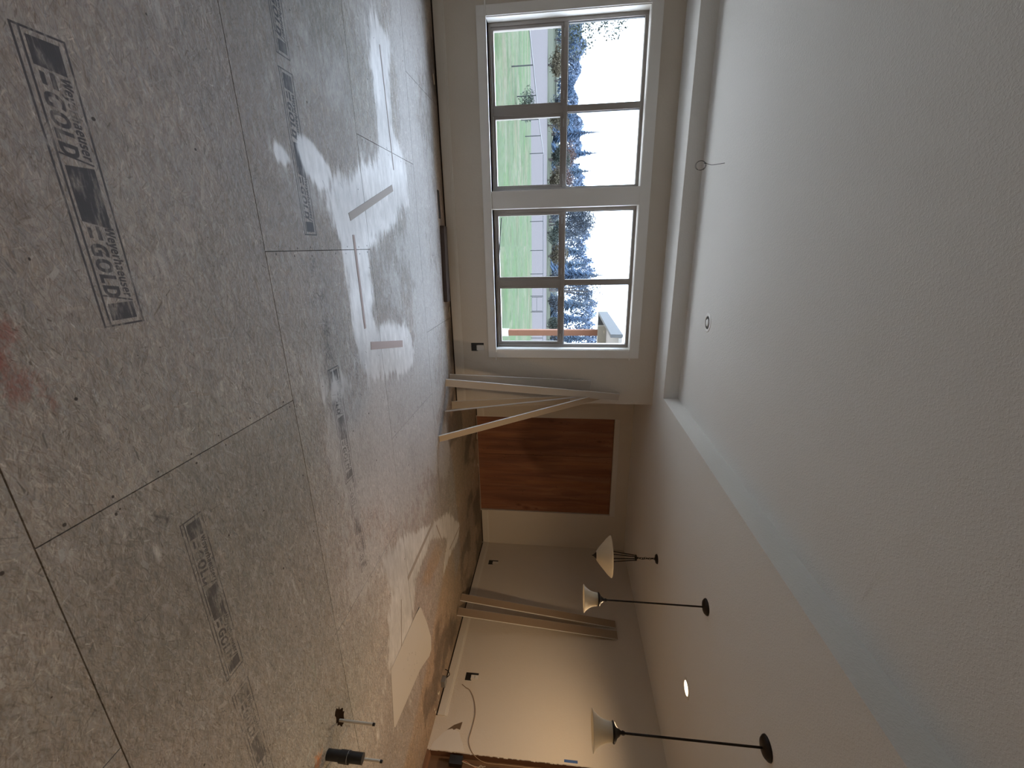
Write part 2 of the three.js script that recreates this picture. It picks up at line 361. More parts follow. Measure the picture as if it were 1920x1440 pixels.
  smear(0.19, -0.955, 0.02, 0.018, 'rgba(140,70,58,0.09)', 90); smear(0.34, -0.945, 0.022, 0.022, 'rgba(140,70,58,0.09)', 110); smear(0.26, -0.925, 0.02, 0.015, 'rgba(140,70,58,0.09)', 80); smear(0.40, -1.0, 0.02, 0.008, 'rgba(140,76,60,0.08)', 24);
  smear(3.02, -1.66, 0.03, 0.02, 'rgba(205,96,34,0.16)', 80); smear(2.75, -1.93, 0.12, 0.06, 'rgba(160,96,92,0.05)', 120); smear(2.98, -2.62, 0.12, 0.08, 'rgba(150,90,86,0.05)', 90); smear(2.42, -1.78, 0.03, 0.01, 'rgba(96,120,104,0.15)', 22);
  smear(1.42, -1.16, 0.06, 0.01, 'rgba(60,48,40,0.12)', 20); smear(0.94, -1.17, 0.02, 0.05, 'rgba(40,38,38,0.2)', 24); smear(2.2, -2.55, 0.14, 0.03, 'rgba(48,46,46,0.1)', 80); smear(0.5, -2.5, 0.03, 0.03, 'rgba(44,44,44,0.14)', 50);
  for (const [sx, sz] of [[0.09, -2.47], [0.26, -2.5], [0.44, -2.52], [0.63, -2.5]]) smear(sx, sz, 0.03, 0.03, 'rgba(58,56,58,0.2)', 46);
  smear(0.3, -2.42, 0.03, 0.02, 'rgba(50,50,52,0.14)', 40); smear(0.1, -3.72, 0.2, 0.02, 'rgba(70,64,66,0.12)', 60); smear(-0.4, -4.95, 0.5, 0.03, 'rgba(64,60,64,0.14)', 110); smear(2.5, -3.75, 0.2, 0.03, 'rgba(60,54,50,0.12)', 80);
  // a pencilled ring near the plumbing
  x.strokeStyle = 'rgba(70,62,58,0.5)'; x.lineWidth = 0.004 * ppm; x.beginPath(); x.ellipse(tx(2.9), tz(-2.12), 0.17 * ppm, 0.07 * ppm, 0.5, 0, 5.2); x.stroke();
  const geo = bx(X0, X1, -0.021, 0, Z0, Z1), p = geo.attributes.position, uv = geo.attributes.uv;
  for (let i = 0; i < p.count; i++) uv.setXY(i, (p.getX(i) - X0) / w, 1 - (p.getZ(i) - Z0) / h);
  const mat = new THREE.MeshStandardMaterial({ map: canvasTexture(c), roughness: 1, roughnessMap: canvasTexture(rough, false), bumpMap: sheetBump[variant], bumpScale: 0.0007 });
  return mesh('subfloor_sheet', geo, mat, floor);
}
const Z = [0.377, -0.842, -2.061, -3.28, -4.499, -5.718, -6.88];
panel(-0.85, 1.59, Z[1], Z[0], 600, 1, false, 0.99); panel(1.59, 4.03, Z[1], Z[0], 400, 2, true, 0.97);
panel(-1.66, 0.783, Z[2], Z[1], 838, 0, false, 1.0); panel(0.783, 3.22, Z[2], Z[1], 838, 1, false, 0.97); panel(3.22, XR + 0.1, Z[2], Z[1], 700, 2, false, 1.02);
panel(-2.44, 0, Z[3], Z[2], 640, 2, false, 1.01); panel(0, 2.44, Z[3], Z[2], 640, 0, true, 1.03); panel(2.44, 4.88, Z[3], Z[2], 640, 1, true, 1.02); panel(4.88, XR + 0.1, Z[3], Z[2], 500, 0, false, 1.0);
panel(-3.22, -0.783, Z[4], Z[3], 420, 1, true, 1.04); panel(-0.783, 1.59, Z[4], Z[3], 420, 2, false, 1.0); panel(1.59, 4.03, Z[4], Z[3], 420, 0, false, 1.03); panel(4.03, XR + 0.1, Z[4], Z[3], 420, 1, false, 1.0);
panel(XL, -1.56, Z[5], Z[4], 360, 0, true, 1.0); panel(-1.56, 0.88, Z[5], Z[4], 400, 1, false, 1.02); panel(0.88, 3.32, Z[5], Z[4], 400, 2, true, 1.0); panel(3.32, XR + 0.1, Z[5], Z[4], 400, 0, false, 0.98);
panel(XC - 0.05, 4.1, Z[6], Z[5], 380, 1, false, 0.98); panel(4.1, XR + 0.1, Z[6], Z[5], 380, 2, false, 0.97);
{
  // sheets outside the frame share one look
  const t = canvasTexture(sheets[2]), m = std(0xffffff, 0.72, { map: t });
  const plain = (x0, x1, z0, z1) => {
    const g = bx(x0 + 0.001, x1 - 0.001, -0.021, 0, z0 + 0.001, z1 - 0.001), p = g.attributes.position, uv = g.attributes.uv;
    for (let i = 0; i < p.count; i++) uv.setXY(i, (p.getX(i) - x0) / 2.44, (p.getZ(i) - z0) / 1.22);
    mesh('subfloor_sheet', g, m, floor);
  };
  plain(XL, -1.66, Z[2], Z[1]); plain(XL, -2.44, Z[3], Z[2]); plain(XL, -3.22, Z[4], Z[3]); plain(XL, -0.85, Z[1], Z[0]); plain(4.03, XR + 0.1, Z[1], Z[0]);
  for (const [a, b] of [[0.377, 1.596], [1.596, 2.815]]) for (const [c, d] of [[XL, -1.2], [-1.2, 1.24], [1.24, 3.68], [3.68, XR + 0.1]]) plain(c, d, a, b);
  plain(XL, XR + 0.1, 2.815, ZK + 0.05);
}
// filler strips let into the levelling patches
{
  const strip = (a, b, w, color) => {
    const l = Math.hypot(b[0] - a[0], b[1] - a[1]), g = new THREE.BoxGeometry(l, 0.003, w); g.rotateY(-Math.atan2(b[1] - a[1], b[0] - a[0])); g.translate((a[0] + b[0]) / 2, 0.0003, (a[1] + b[1]) / 2);
    mesh('filler_strip', g, color, floor);
  };
  const wood = std(lin(0.29, 0.25, 0.22), 0.7), rosy = std(lin(0.33, 0.255, 0.235), 0.7);
  strip([-0.215, -3.01], [-0.50, -3.88], 0.052, wood); strip([-0.10, -3.035], [0.565, -3.035], 0.03, rosy); strip([0.71, -3.09], [0.84, -3.75], 0.062, rosy); strip([-1.54, -3.90], [-0.65, -3.95], 0.016, wood);
  strip([3.095, -3.27], [3.07, -4.15], 0.05, wood); strip([3.19, -4.25], [3.81, -4.535], 0.02, wood); strip([3.91, -4.707], [3.98, -5.37], 0.02, wood); strip([3.155, -3.07], [3.6, -2.95], 0.014, wood);
}

// ---------------------------------------------------------------- windows
function windowUnit(n, x0, x1, xm, label) {
  const w = setting('window_' + n, label, 'window');
  const zo = ZW - 0.195, zi = ZW - 0.12, y0 = 0.60, y1 = 2.355, ym = 1.465;
  const fr = [bx(x0, x0 + 0.04, y0, y1, zo, zi, 0.004), bx(x1 - 0.04, x1, y0, y1, zo, zi, 0.004), bx(x0 + 0.04, x1 - 0.04, y0, y0 + 0.03, zo, zi, 0.004), bx(x0 + 0.04, x1 - 0.04, y1 - 0.045, y1, zo, zi, 0.004)];
  mesh('frame', fr, M.vinyl, w);
  mesh('transom_bar', bx(x0 + 0.04, x1 - 0.04, ym - 0.02, ym + 0.03, zo, zi, 0.004), M.vinyl, w);
  mesh('upper_mullion', bx(xm - 0.035, xm + 0.035, ym + 0.03, y1 - 0.045, zo, zi, 0.004), M.vinyl, w);
  mesh('lower_mullion', bx(xm - 0.04, xm + 0.04, y0 + 0.03, ym - 0.02, zo, zi, 0.004), M.vinyl, w);
  const sash = (a, b) => {
    const s = mesh('sash', [bx(a, a + 0.032, y0 + 0.03, ym - 0.02, zo + 0.01, zi - 0.012, 0.003), bx(b - 0.032, b, y0 + 0.03, ym - 0.02, zo + 0.01, zi - 0.012, 0.003), bx(a + 0.03, b - 0.03, y0 + 0.03, y0 + 0.06, zo + 0.01, zi - 0.012, 0.003), bx(a + 0.03, b - 0.03, ym - 0.05, ym - 0.02, zo + 0.01, zi - 0.012, 0.003)], M.vinyl, w);
    const p = new THREE.PlaneGeometry(b - a - 0.06, ym - y0 - 0.10); p.translate((a + b) / 2, (y0 + ym) / 2 + 0.005, zo + 0.03); mesh('glass_pane', p, M.glass, s);
    mesh('hinge_catch', [bx(a + 0.06, a + 0.14, ym - 0.018, ym - 0.006, zi - 0.004, zi + 0.006), bx(b - 0.14, b - 0.06, ym - 0.018, ym - 0.006, zi - 0.004, zi + 0.006)], M.steel, s);
  };
  sash(x0 + 0.04, xm - 0.04); sash(xm + 0.04, x1 - 0.04);
  for (const [a, b] of [[x0 + 0.04, xm - 0.035], [xm + 0.035, x1 - 0.04]]) {
    const p = new THREE.PlaneGeometry(b - a, y1 - 0.045 - ym - 0.03); p.translate((a + b) / 2, (ym + 0.03 + y1 - 0.045) / 2, zo + 0.03); mesh('glass_pane', p, M.glass, w);
    mesh('gasket', [bx(a, b, ym + 0.03, ym + 0.036, zo + 0.025, zi - 0.02), bx(a, a + 0.006, ym + 0.03, y1 - 0.045, zo + 0.025, zi - 0.02)], M.gasket, w);
  }
  return w;
}
windowUnit(1, -2.366, -0.635, -1.495, 'left taupe framed window of four panes in the back wall');
const rightWindow = windowUnit(2, -0.435, 1.306, 0.455, 'right taupe framed window of four panes in the back wall');
mesh('sash_rod', tube([[-0.34, 0.70, ZW - 0.105], [0.1, 0.66, ZW - 0.1], [0.36, 0.64, ZW - 0.105]], 0.006, 16), M.gasket, rightWindow);
{
  const t = setting('trim_1', 'flat painted casing around and between the two windows', 'trim');
  const z0 = ZW, z1 = ZW + 0.018, ox0 = -2.475, ox1 = 1.425, oy0 = 0.495, oy1 = 2.47;
  mesh('side_casing', bx(ox0, -2.375, oy0, oy1, z0, z1, 0.002), M.casing, t);
  mesh('side_casing', bx(1.315, ox1, oy0, oy1, z0, z1, 0.002), M.casing, t);
  mesh('head_casing', bx(-2.375, 1.315, 2.35, oy1, z0, z1, 0.002), M.casing, t);
  mesh('apron', bx(-2.375, 1.315, oy0, 0.59, z0, z1, 0.002), M.casing, t);
  mesh('centre_casing', bx(-0.635, -0.435, 0.605, 2.35, ZW - 0.195, z1 - 0.004, 0.002), M.casing, t);
  mesh('stool', bx(-2.52, 1.465, 0.588, 0.603, ZW - 0.003, ZW + 0.026, 0.003), M.casing, t);
  mesh('stool', bx(-2.37, -0.635, 0.585, 0.6, ZW - 0.195, ZW - 0.003), M.casing, t);
  mesh('stool', bx(-0.435, 1.31, 0.585, 0.6, ZW - 0.195, ZW - 0.003), M.casing, t);
  mesh('head_fillet', bx(1.3, 1.45, 2.345, 2.357, ZW - 0.003, ZW + 0.024, 0.003), M.casing, t);
  mesh('jamb', bx(-2.38, -2.366, 0.6, 2.355, ZW - 0.195, ZW + 0.001), M.casing, t);
  mesh('jamb', bx(1.306, 1.32, 0.6, 2.355, ZW - 0.195, ZW + 0.001), M.casing, t);
  mesh('head_jamb', bx(-2.366, 1.306, 2.345, 2.357, ZW - 0.12, ZW + 0.001), M.casing, t);
}
// ---------------------------------------------------------------- baseboards
function baseboard(name, label, x0, x1, z0, z1, alongX, face) {
  const o = setting(name, label, 'baseboard');
  const t = 0.015, y0 = 0.018;
  if (alongX) {
    mesh('board', bx(x0, x1, y0, 0.118, z0, z0 + t, 0.003), M.trim, o);
    mesh('cap', [bx(x0, x1, 0.117, 0.132, z0, z0 + t - 0.004, 0.003), bx(x0, x1, 0.131, 0.142, z0, z0 + t - 0.009, 0.002)], M.trim, o);
    mesh('gap', bx(x0, x1, 0.0005, y0, z0, z0 + 0.003), M.dark, o);
  } else {
    mesh('board', bx(x0 - t, x0, y0, 0.108, z0, z1, 0.003), M.trim, o);
    mesh('cap', [bx(x0 - t + 0.004, x0, 0.107, 0.122, z0, z1, 0.003), bx(x0 - t + 0.009, x0, 0.121, 0.136, z0, z1, 0.002)], M.trim, o);
    mesh('gap', bx(x0 - 0.003, x0, 0.0005, y0, z0, z1), M.dark, o);
  }
}
baseboard('baseboard_back', 'beige baseboard below the window, a dark gap under it', XL, XC - 0.002, ZW, 0, true);
baseboard('baseboard_recess_left', 'short beige baseboard left of the boarded doorway', XC + 0.002, 2.83, ZB, 0, true);
baseboard('baseboard_recess_right', 'short beige baseboard right of the boarded doorway', 4.75, XR - 0.016, ZB, 0, true);
baseboard('baseboard_right', 'beige baseboard on the right wall, sawn off before the stripped bay', XR, 0, ZB + 0.016, -3.62, false);

// ---------------------------------------------------------------- boarded doorway
{
  const plyTexture = (seed, knots, w, h) => {
    seedNow = seed;
    const W = Math.round(w * 420), H = Math.round(h * 420), c = canvas(W, H), x = c.getContext('2d');
    x.fillStyle = 'rgb(150,103,76)'; x.fillRect(0, 0, W, H);
    for (let k = 0; k < 150; k++) { x.globalAlpha = 0.15; x.fillStyle = rnd() < 0.6 ? 'rgb(92,54,38)' : 'rgb(168,108,70)'; const px = rnd() * W, ww = rr(10, 70); x.beginPath(); x.ellipse(px, rnd() * H, ww / 2, rr(90, 420), gauss() * 0.04, 0, 7); x.fill(); }
    for (let k = 0; k < 700; k++) {
      x.globalAlpha = rr(0.04, 0.15); x.strokeStyle = rnd() < 0.6 ? 'rgb(84,44,26)' : 'rgb(172,114,74)'; x.lineWidth = rr(0.6, 2);
      const px = rnd() * W, py = rnd() * H, l = rr(60, 420), b = gauss() * 6; x.beginPath(); x.moveTo(px, py); x.quadraticCurveTo(px + b, py + l / 2, px + gauss() * 4, py + l); x.stroke();
    }
    for (const [kx, ky, r] of knots) for (let k = 6; k > 0; k--) { x.globalAlpha = 0.16; x.fillStyle = k < 3 ? 'rgb(58,28,16)' : 'rgb(96,52,32)'; x.beginPath(); x.ellipse(kx * W, (1 - ky) * H, r * W * k / 6, r * W * 1.9 * k / 6, 0.1, 0, 7); x.fill(); }
    x.globalAlpha = 0.8; x.fillStyle = 'rgb(40,20,12)';
    for (let k = 0; k < 26; k++) { x.beginPath(); x.ellipse(rnd() * W, rnd() * H, 2, 3, 0, 0, 7); x.fill(); }
    x.globalAlpha = 1;
    return canvasTexture(c);
  };
  const sheet = (x0, x1, seed, knots, label) => {
    const g = bx(x0, x1, 0.004, 2.395, ZB - 0.055, ZB - 0.035), p = g.attributes.position, uv = g.attributes.uv;
    for (let i = 0; i < p.count; i++) uv.setXY(i, (p.getX(i) - x0) / (x1 - x0), p.getY(i) / 2.4);
    return tag(mesh('plywood_sheet', g, std(0xffffff, 0.6, { map: plyTexture(seed, knots, x1 - x0, 2.4) })), label, 'plywood');
  };
  sheet(2.838, 3.574, 301, [[0.1, 0.55, 0.05], [0.14, 0.62, 0.03], [0.6, 0.9, 0.04]], 'narrower reddish plywood sheet on the left of the boarded doorway');
  sheet(3.58, 4.742, 377, [[0.95, 0.36, 0.04], [0.9, 0.3, 0.03], [0.96, 0.44, 0.02]], 'wider reddish plywood sheet on the right of the boarded doorway');
  struct(mesh('door_1', bx(2.80, 4.78, -0.01, 2.43, ZB - 0.13, ZB - 0.101), M.sheathing), 'boarded up doorway in the recess', 'door');
  const t = setting('trim_2', 'pale bare strip of drywall around the boarded doorway', 'trim');
  mesh('head_strip', bx(2.83, 4.76, 2.40, 2.492, ZB, ZB + 0.006, 0.002), M.gypsum, t);
  mesh('side_strip', bx(2.822, 2.836, 0.0, 2.40, ZB - 0.03, ZB + 0.004), M.gypsum, t);
  mesh('side_strip', bx(4.744, 4.756, 0.0, 2.40, ZB - 0.03, ZB + 0.004), M.gypsum, t);
}

// ---------------------------------------------------------------- boards leaning in the corner and on the right wall
function leaningBoard(base, top, across, width, thick, material, label, group) {
  const a = V(...base), b = V(...top), along = b.clone().sub(a), len = along.length(); along.normalize();
  const w = V(...across).addScaledVector(along, -V(...across).dot(along)).normalize(), n = new THREE.Vector3().crossVectors(w, along);
  const o = thing('trim_board', label, 'board', [0, 0, 0], group);
  const basis = new THREE.Matrix4().makeBasis(w, along, n);
  o.quaternion.setFromRotationMatrix(basis); o.position.copy(a);
  const body = mesh('face', bx(-width / 2 + 0.002, width / 2 - 0.002, 0, len, -thick / 2, thick / 2, 0.002), material, o);
  mesh('lit_primed_edge', bx(-width / 2, -width / 2 + 0.0024, 0.001, len - 0.001, -thick / 2 + 0.001, thick / 2 - 0.001), M.white, o);  // white primer strips that also paint light catching the board edges
  mesh('lit_primed_edge', bx(width / 2 - 0.0024, width / 2, 0.001, len - 0.001, -thick / 2 + 0.001, thick / 2 - 0.001), M.white, o);
  mesh('sawn_end', bx(-width / 2 + 0.002, width / 2 - 0.002, len - 0.001, len + 0.001, -thick / 2 + 0.001, thick / 2 - 0.001), M.white, o);
  return o;
}
const lean = 'loose trim boards leaning in the window corner';
leaningBoard([1.64, 0.004, -5.07], [1.945, 2.245, -5.49], [1, 0, -0.1], 0.098, 0.016, M.boardPrimed, 'long pale board in front of the leaning boards, tilting right, tallest against the window wall', lean);
leaningBoard([1.655, 0.004, -5.27], [1.80, 1.87, -5.535], [1, 0, 0], 0.135, 0.018, M.boardPrimed, 'shorter wide board behind the tallest leaning board, its white sawn top end showing', lean);
leaningBoard([1.985, 0.004, -4.94], [1.945, 1.66, -5.45], [0.38, 0, -0.92], 0.085, 0.018, M.board, 'leaning board seen edge on, a thin pale line between the other boards', lean);
leaningBoard([2.215, 0.004, -4.615], [1.94, 2.02, -5.51], [0.9, 0, -0.42], 0.102, 0.016, M.board, 'tan board slanting left in front of the reddish plywood, its foot farthest out on the floor', lean);
leaningBoard([2.035, 0.004, -5.30], [2.005, 1.60, -5.535], [1, 0, 0.05], 0.105, 0.016, M.board, 'short upright board at the wall end, half hidden behind the edge on board', lean);
leaningBoard([5.085, 0.004, -5.075], [5.462, 2.345, -5.145], [0.16, 0, 1], 0.115, 0.016, M.rawBoard, 'farther of the two tan boards leaning on the right wall, nearer the chandelier', 'boards leaning on the right wall');
leaningBoard([5.13, 0.004, -4.85], [5.462, 2.35, -4.955], [0.16, 0, 1], 0.125, 0.016, M.rawBoard, 'nearer of the two tan boards leaning on the right wall, toward the wall outlet', 'boards leaning on the right wall');

// ---------------------------------------------------------------- hanging lamps (all unlit)
function pendant(x, z, label) {
  const o = thing('pendant_lamp', label, 'pendant', [x, 0, z], 'bell glass pendants');
  const canopy = lathe([[0, YC - 0.03], [0.028, YC - 0.029], [0.052, YC - 0.022], [0.066, YC - 0.008], [0.068, YC], [0, YC]]);
  mesh('canopy', canopy, M.bronze, o);
  mesh('rod', cyl(V(0, 1.865, 0), V(0, YC - 0.028, 0), 0.0068), M.bronze, o);
  mesh('fitter', lathe([[0.009, 1.885], [0.014, 1.872], [0.011, 1.862], [0.02, 1.85], [0.03, 1.836], [0.052, 1.824], [0.058, 1.818], [0.058, 1.811], [0.045, 1.808], [0, 1.81]]), M.bronze, o);
  const prof = [[0.048, 1.815], [0.052, 1.80], [0.055, 1.78], [0.060, 1.76], [0.068, 1.74], [0.080, 1.722], [0.095, 1.704], [0.109, 1.694], [0.112, 1.690]];
  const inner = prof.map(([r, y]) => [r - 0.004, y - 0.001]).reverse();
  mesh('glass_shade', lathe([...prof, ...inner]), M.opal, o);
  mesh('bulb', lathe([[0, 1.735], [0.012, 1.737], [0.022, 1.75], [0.024, 1.765], [0.016, 1.785], [0.013, 1.808], [0, 1.81]], 24), M.white, o);
  return o;
}
pendant(2.83, -1.875, 'nearer bell glass pendant on a long black rod, closest to the camera');
pendant(2.888, -2.965, 'farther bell glass pendant on a black rod, between the near pendant and the bowl chandelier');
{
  const o = thing('bowl_chandelier', 'white glass bowl light hung from a black chain by slim rods in the recess', 'chandelier', [3.755, 0, -4.57]);
  mesh('canopy', lathe([[0, YC - 0.035], [0.014, YC - 0.034], [0.02, YC - 0.026], [0.05, YC - 0.02], [0.06, YC - 0.006], [0.06, YC], [0, YC]]), M.bronze, o);
  const prof = [[0.03, 1.945], [0.06, 1.955], [0.10, 1.985], [0.14, 2.02], [0.18, 2.055], [0.215, 2.085], [0.245, 2.118], [0.252, 2.132]];
  mesh('glass_bowl', lathe([...prof, ...prof.map(([r, y]) => [Math.max(0.001, r - 0.004), y + 0.005]).reverse()], 56), M.opal, o);
  mesh('finial', lathe([[0, 1.895], [0.006, 1.9], [0.008, 1.912], [0.016, 1.92], [0.03, 1.935], [0.045, 1.95], [0.045, 1.954], [0, 1.955]], 24), M.bronze, o);
  for (let k = 0; k < 4; k++) {
    const a = Math.PI / 4 + k * Math.PI / 2 + 0.3;
    mesh('arm_rod', cyl(V(Math.cos(a) * 0.085, 2.0, Math.sin(a) * 0.085), V(Math.cos(a) * 0.03, 2.44, Math.sin(a) * 0.03), 0.006, 0.006, 10), M.bronze, o);
  }
  mesh('hub', lathe([[0, 2.425], [0.034, 2.43], [0.04, 2.438], [0.034, 2.448], [0.012, 2.455], [0.01, 2.47], [0, 2.47]], 24), M.bronze, o);
  const links = [];
  for (let k = 0; k < 8; k++) { const t = new THREE.TorusGeometry(0.011, 0.0026, 6, 14); t.scale(1, 1.6, 1); t.rotateY((k % 2) * Math.PI / 2 + 0.4); t.translate(0.004 * Math.sin(k * 1.7), 2.482 + k * 0.0255, 0); links.push(t.toNonIndexed()); }
  mesh('chain', links, M.bronze, o);
  mesh('cord', tube([[0, 2.455, 0], [0.012, 2.52, 0.006], [-0.008, 2.6, 0.004], [0, YC - 0.03, 0]], 0.003, 20, 6), M.bronze, o);
}
// ---------------------------------------------------------------- recessed lamps
function downlight(x, y, z, lit, label, power) {
  const o = thing('recessed_light', label, 'ceiling light', [x, y, z]);
  mesh('trim_ring', lathe([[0.062, 0.0], [0.066, -0.006], [0.085, -0.005], [0.092, -0.001], [0.092, 0.0]]), lit ? M.white : M.casing, o);
  if (lit) {
    mesh('lens', lathe([[0, -0.010], [0.04, -0.009], [0.062, -0.004], [0.062, -0.0005], [0, -0.0005]]), M.glow, o);
    const l = new THREE.SpotLight(lin(1, 0.70, 0.41), power, 0, 1.4, 0.45, 2);
    l.position.set(0, -0.03, 0); l.target.position.set(0, -2, 0); l.shadow.radius = 3; l.castShadow = true;
    o.add(l, l.target);
  } else {
    mesh('can', [lathe([[0.064, -0.001], [0.056, -0.0015], [0.001, -0.0018]])], M.dark, o);
    mesh('lamp_face', lathe([[0, -0.012], [0.02, -0.0115], [0.034, -0.007], [0.04, -0.002], [0, -0.002]], 32), M.white, o);
  }
  return o;
}
downlight(4.03, YC, -3.13, true, 'glowing round recessed light in the lower ceiling beside the near pendant', 9.6);
downlight(0.74, YT, -4.29, false, 'unlit round recessed light in the raised tray ceiling');
for (const [x, z, where] of [[4.1, -1.2, 'over the kitchen floor'], [4.1, 0.8, 'behind the camera on the right'], [2.4, 0.9, 'behind the camera']]) downlight(x, YC, z, true, 'glowing recessed light in the lower ceiling ' + where, 3.9);
{
  const o = thing('ceiling_wire', 'thin black wire hanging from the tray ceiling and coiled into a loop', 'wire', [-0.66, YT, -4.35]);
  mesh('lead', tube([[0, 0, 0], [0.006, -0.05, 0.002], [0.010, -0.11, 0], [-0.006, -0.165, 0]], 0.0022, 24, 6), M.black, o);
  const coil = []; for (let k = 0; k <= 40; k++) { const a = k / 40 * Math.PI * 4.2 + 0.6, r = 0.042 + 0.008 * Math.sin(k * 0.3); coil.push(V(0.03 + Math.cos(a) * r * 0.9 - 0.012, -0.205 + Math.sin(a) * r, 0.006 * Math.cos(k * 0.5))); }
  mesh('coil', tube(coil, 0.0014, 120, 6), M.black, o);
  mesh('knot', cyl(V(-0.008, -0.172, 0), V(-0.004, -0.158, 0), 0.006, 0.005, 8), M.black, o);
}

// ---------------------------------------------------------------- wiring boxes in the walls
function outletBox(name, label, at, turn, white) {
  const o = thing(name, label, 'outlet', at); o.rotation.y = turn;
  mesh('box_opening', bx(-0.055, 0.055, -0.012, 0.075, 0.0005, 0.0016), M.black, o);
  mesh('box_opening', bx(-0.055, -0.028, 0.07, 0.16, 0.0005, 0.0018), M.black, o);
  const rec = mesh('receptacle', bx(-0.024, 0.045, 0.062, 0.168, 0.0005, white ? 0.012 : 0.006, 0.002), white ? M.white : M.trim, o);
  mesh('socket_face', [bx(-0.012, 0.032, 0.07, 0.108, 0.0118, 0.0135, 0.001), bx(-0.012, 0.032, 0.12, 0.158, 0.0118, 0.0135, 0.001)], M.white, rec);
  return o;
}
outletBox('wall_outlet', 'white receptacle hanging in an open box below the right window corner', [1.285, 0.27, ZW], 0, true);
outletBox('wall_outlet', 'uncovered outlet box on the right wall above the sawn baseboard', [XR, 0.27, -4.15], -Math.PI / 2, false);
outletBox('wall_outlet', 'small uncovered outlet box far along the right wall, below the chandelier', [XR, 0.225, -6.33], -Math.PI / 2, false);
{
  const o = thing('junction_box', 'black junction box with loose copper wires in the stripped bay of the right wall', 'electrical box', [XR + 0.045, 0.28, -3.185]);
  mesh('body', bx(-0.03, 0.03, 0, 0.15, -0.045, 0.045, 0.004), M.black, o);
  const copper = std(lin(0.5, 0.22, 0.14), 0.5), pale = std(lin(0.55, 0.48, 0.38), 0.6);
  mesh('copper_lead', tube([[-0.02, 0.15, 0], [-0.025, 0.2, 0.01], [-0.02, 0.27, 0.04], [-0.02, 0.34, 0.06]], 0.0035, 20, 6), copper, o);
  mesh('copper_lead', tube([[-0.025, 0.14, 0.01], [-0.03, 0.22, 0.03], [-0.02, 0.33, 0.045], [-0.02, 0.42, 0.03]], 0.0035, 20, 6), pale, o);
  mesh('copper_lead', tube([[-0.02, 0.33, 0.06], [-0.03, 0.37, 0.03], [-0.03, 0.40, 0.06]], 0.003, 12, 6), pale, o);
  tag(mesh('wall_cable', tube([[5.482, 0.24, -4.03], [5.483, 0.30, -3.99], [5.482, 0.346, -3.97], [5.482, 0.424, -3.864], [5.483, 0.482, -3.68], [5.483, 0.473, -3.488], [5.483, 0.465, -3.372], [5.488, 0.533, -3.256], [5.52, 0.66, -3.2], [5.53, 0.9, -3.2], [5.53, 1.3, -3.2]], 0.0036, 90, 8), std(lin(0.34, 0.24, 0.15), 0.6)), 'brown cable looping down the right wall into the stripped bay', 'cable');
  const b = thing('floor_junction_box', 'small grey steel box with a black wire on the floor at the right baseboard', 'electrical box', [5.33, 0, -3.93]);
  mesh('body', bx(-0.05, 0.05, 0.001, 0.055, -0.045, 0.045, 0.003), M.greyMetal, b);
  mesh('lead', tube([[-0.03, 0.055, -0.03], [-0.05, 0.09, -0.06], [-0.04, 0.05, -0.12], [-0.02, 0.008, -0.15]], 0.005, 24, 6), M.black, b);
  const deb = std(lin(0.5, 0.42, 0.32), 0.9);
  for (let k = 0; k < 9; k++) {
    const g = new THREE.IcosahedronGeometry(rr(0.008, 0.02), 0); g.scale(1, 0.5, rr(0.6, 1.6)); g.rotateY(rnd() * 3);
    const d = mesh('plaster_crumb', g, deb); d.position.set(5.30 + rr(-0.06, 0.12), 0.006, -3.62 + rr(-0.16, 0.12)); tag(d, 'crumb of broken plaster on the floor at the sawn end of the right baseboard', 'debris', 'plaster crumbs by the baseboard');
  }
  // torn paper face of the drywall
  const shape = (pts) => new THREE.Shape(pts.map(([z, y]) => new THREE.Vector2(-z, y)));
  const plate = (pts, t) => { const g = new THREE.ExtrudeGeometry(shape(pts), { depth: t, bevelEnabled: false }); g.rotateY(Math.PI / 2); g.translate(-t - 0.0002, 0, 0); return metreUV(g); };
  const torn = thing('torn_drywall', 'pale torn drywall paper beside the stripped bay, a dark ragged tear above it', 'drywall damage', [XR, 0, 0]);
  const scar = mesh('bare_gypsum', plate([[-3.252, 0.03], [-3.33, 0.06], [-3.44, 0.15], [-3.475, 0.20], [-3.48, 0.27], [-3.46, 0.33], [-3.40, 0.36], [-3.34, 0.40], [-3.252, 0.44]], 0.0012), M.gypsum, torn);
  const tear = mesh('brown_paper', plate([[-3.47, 0.18], [-3.49, 0.24], [-3.475, 0.26], [-3.495, 0.29], [-3.485, 0.335], [-3.575, 0.345], [-3.53, 0.25]], 0.0014), M.paperBrown, torn);
  const tape = thing('blue_tape', 'small strip of blue tape on the broken drywall edge', 'tape', [XR, 1.645, -3.283]);
  mesh('strip', bx(-0.0018, -0.0006, -0.075, 0.075, -0.014, 0.014), std(lin(0.05, 0.12, 0.32), 0.6), tape);
}

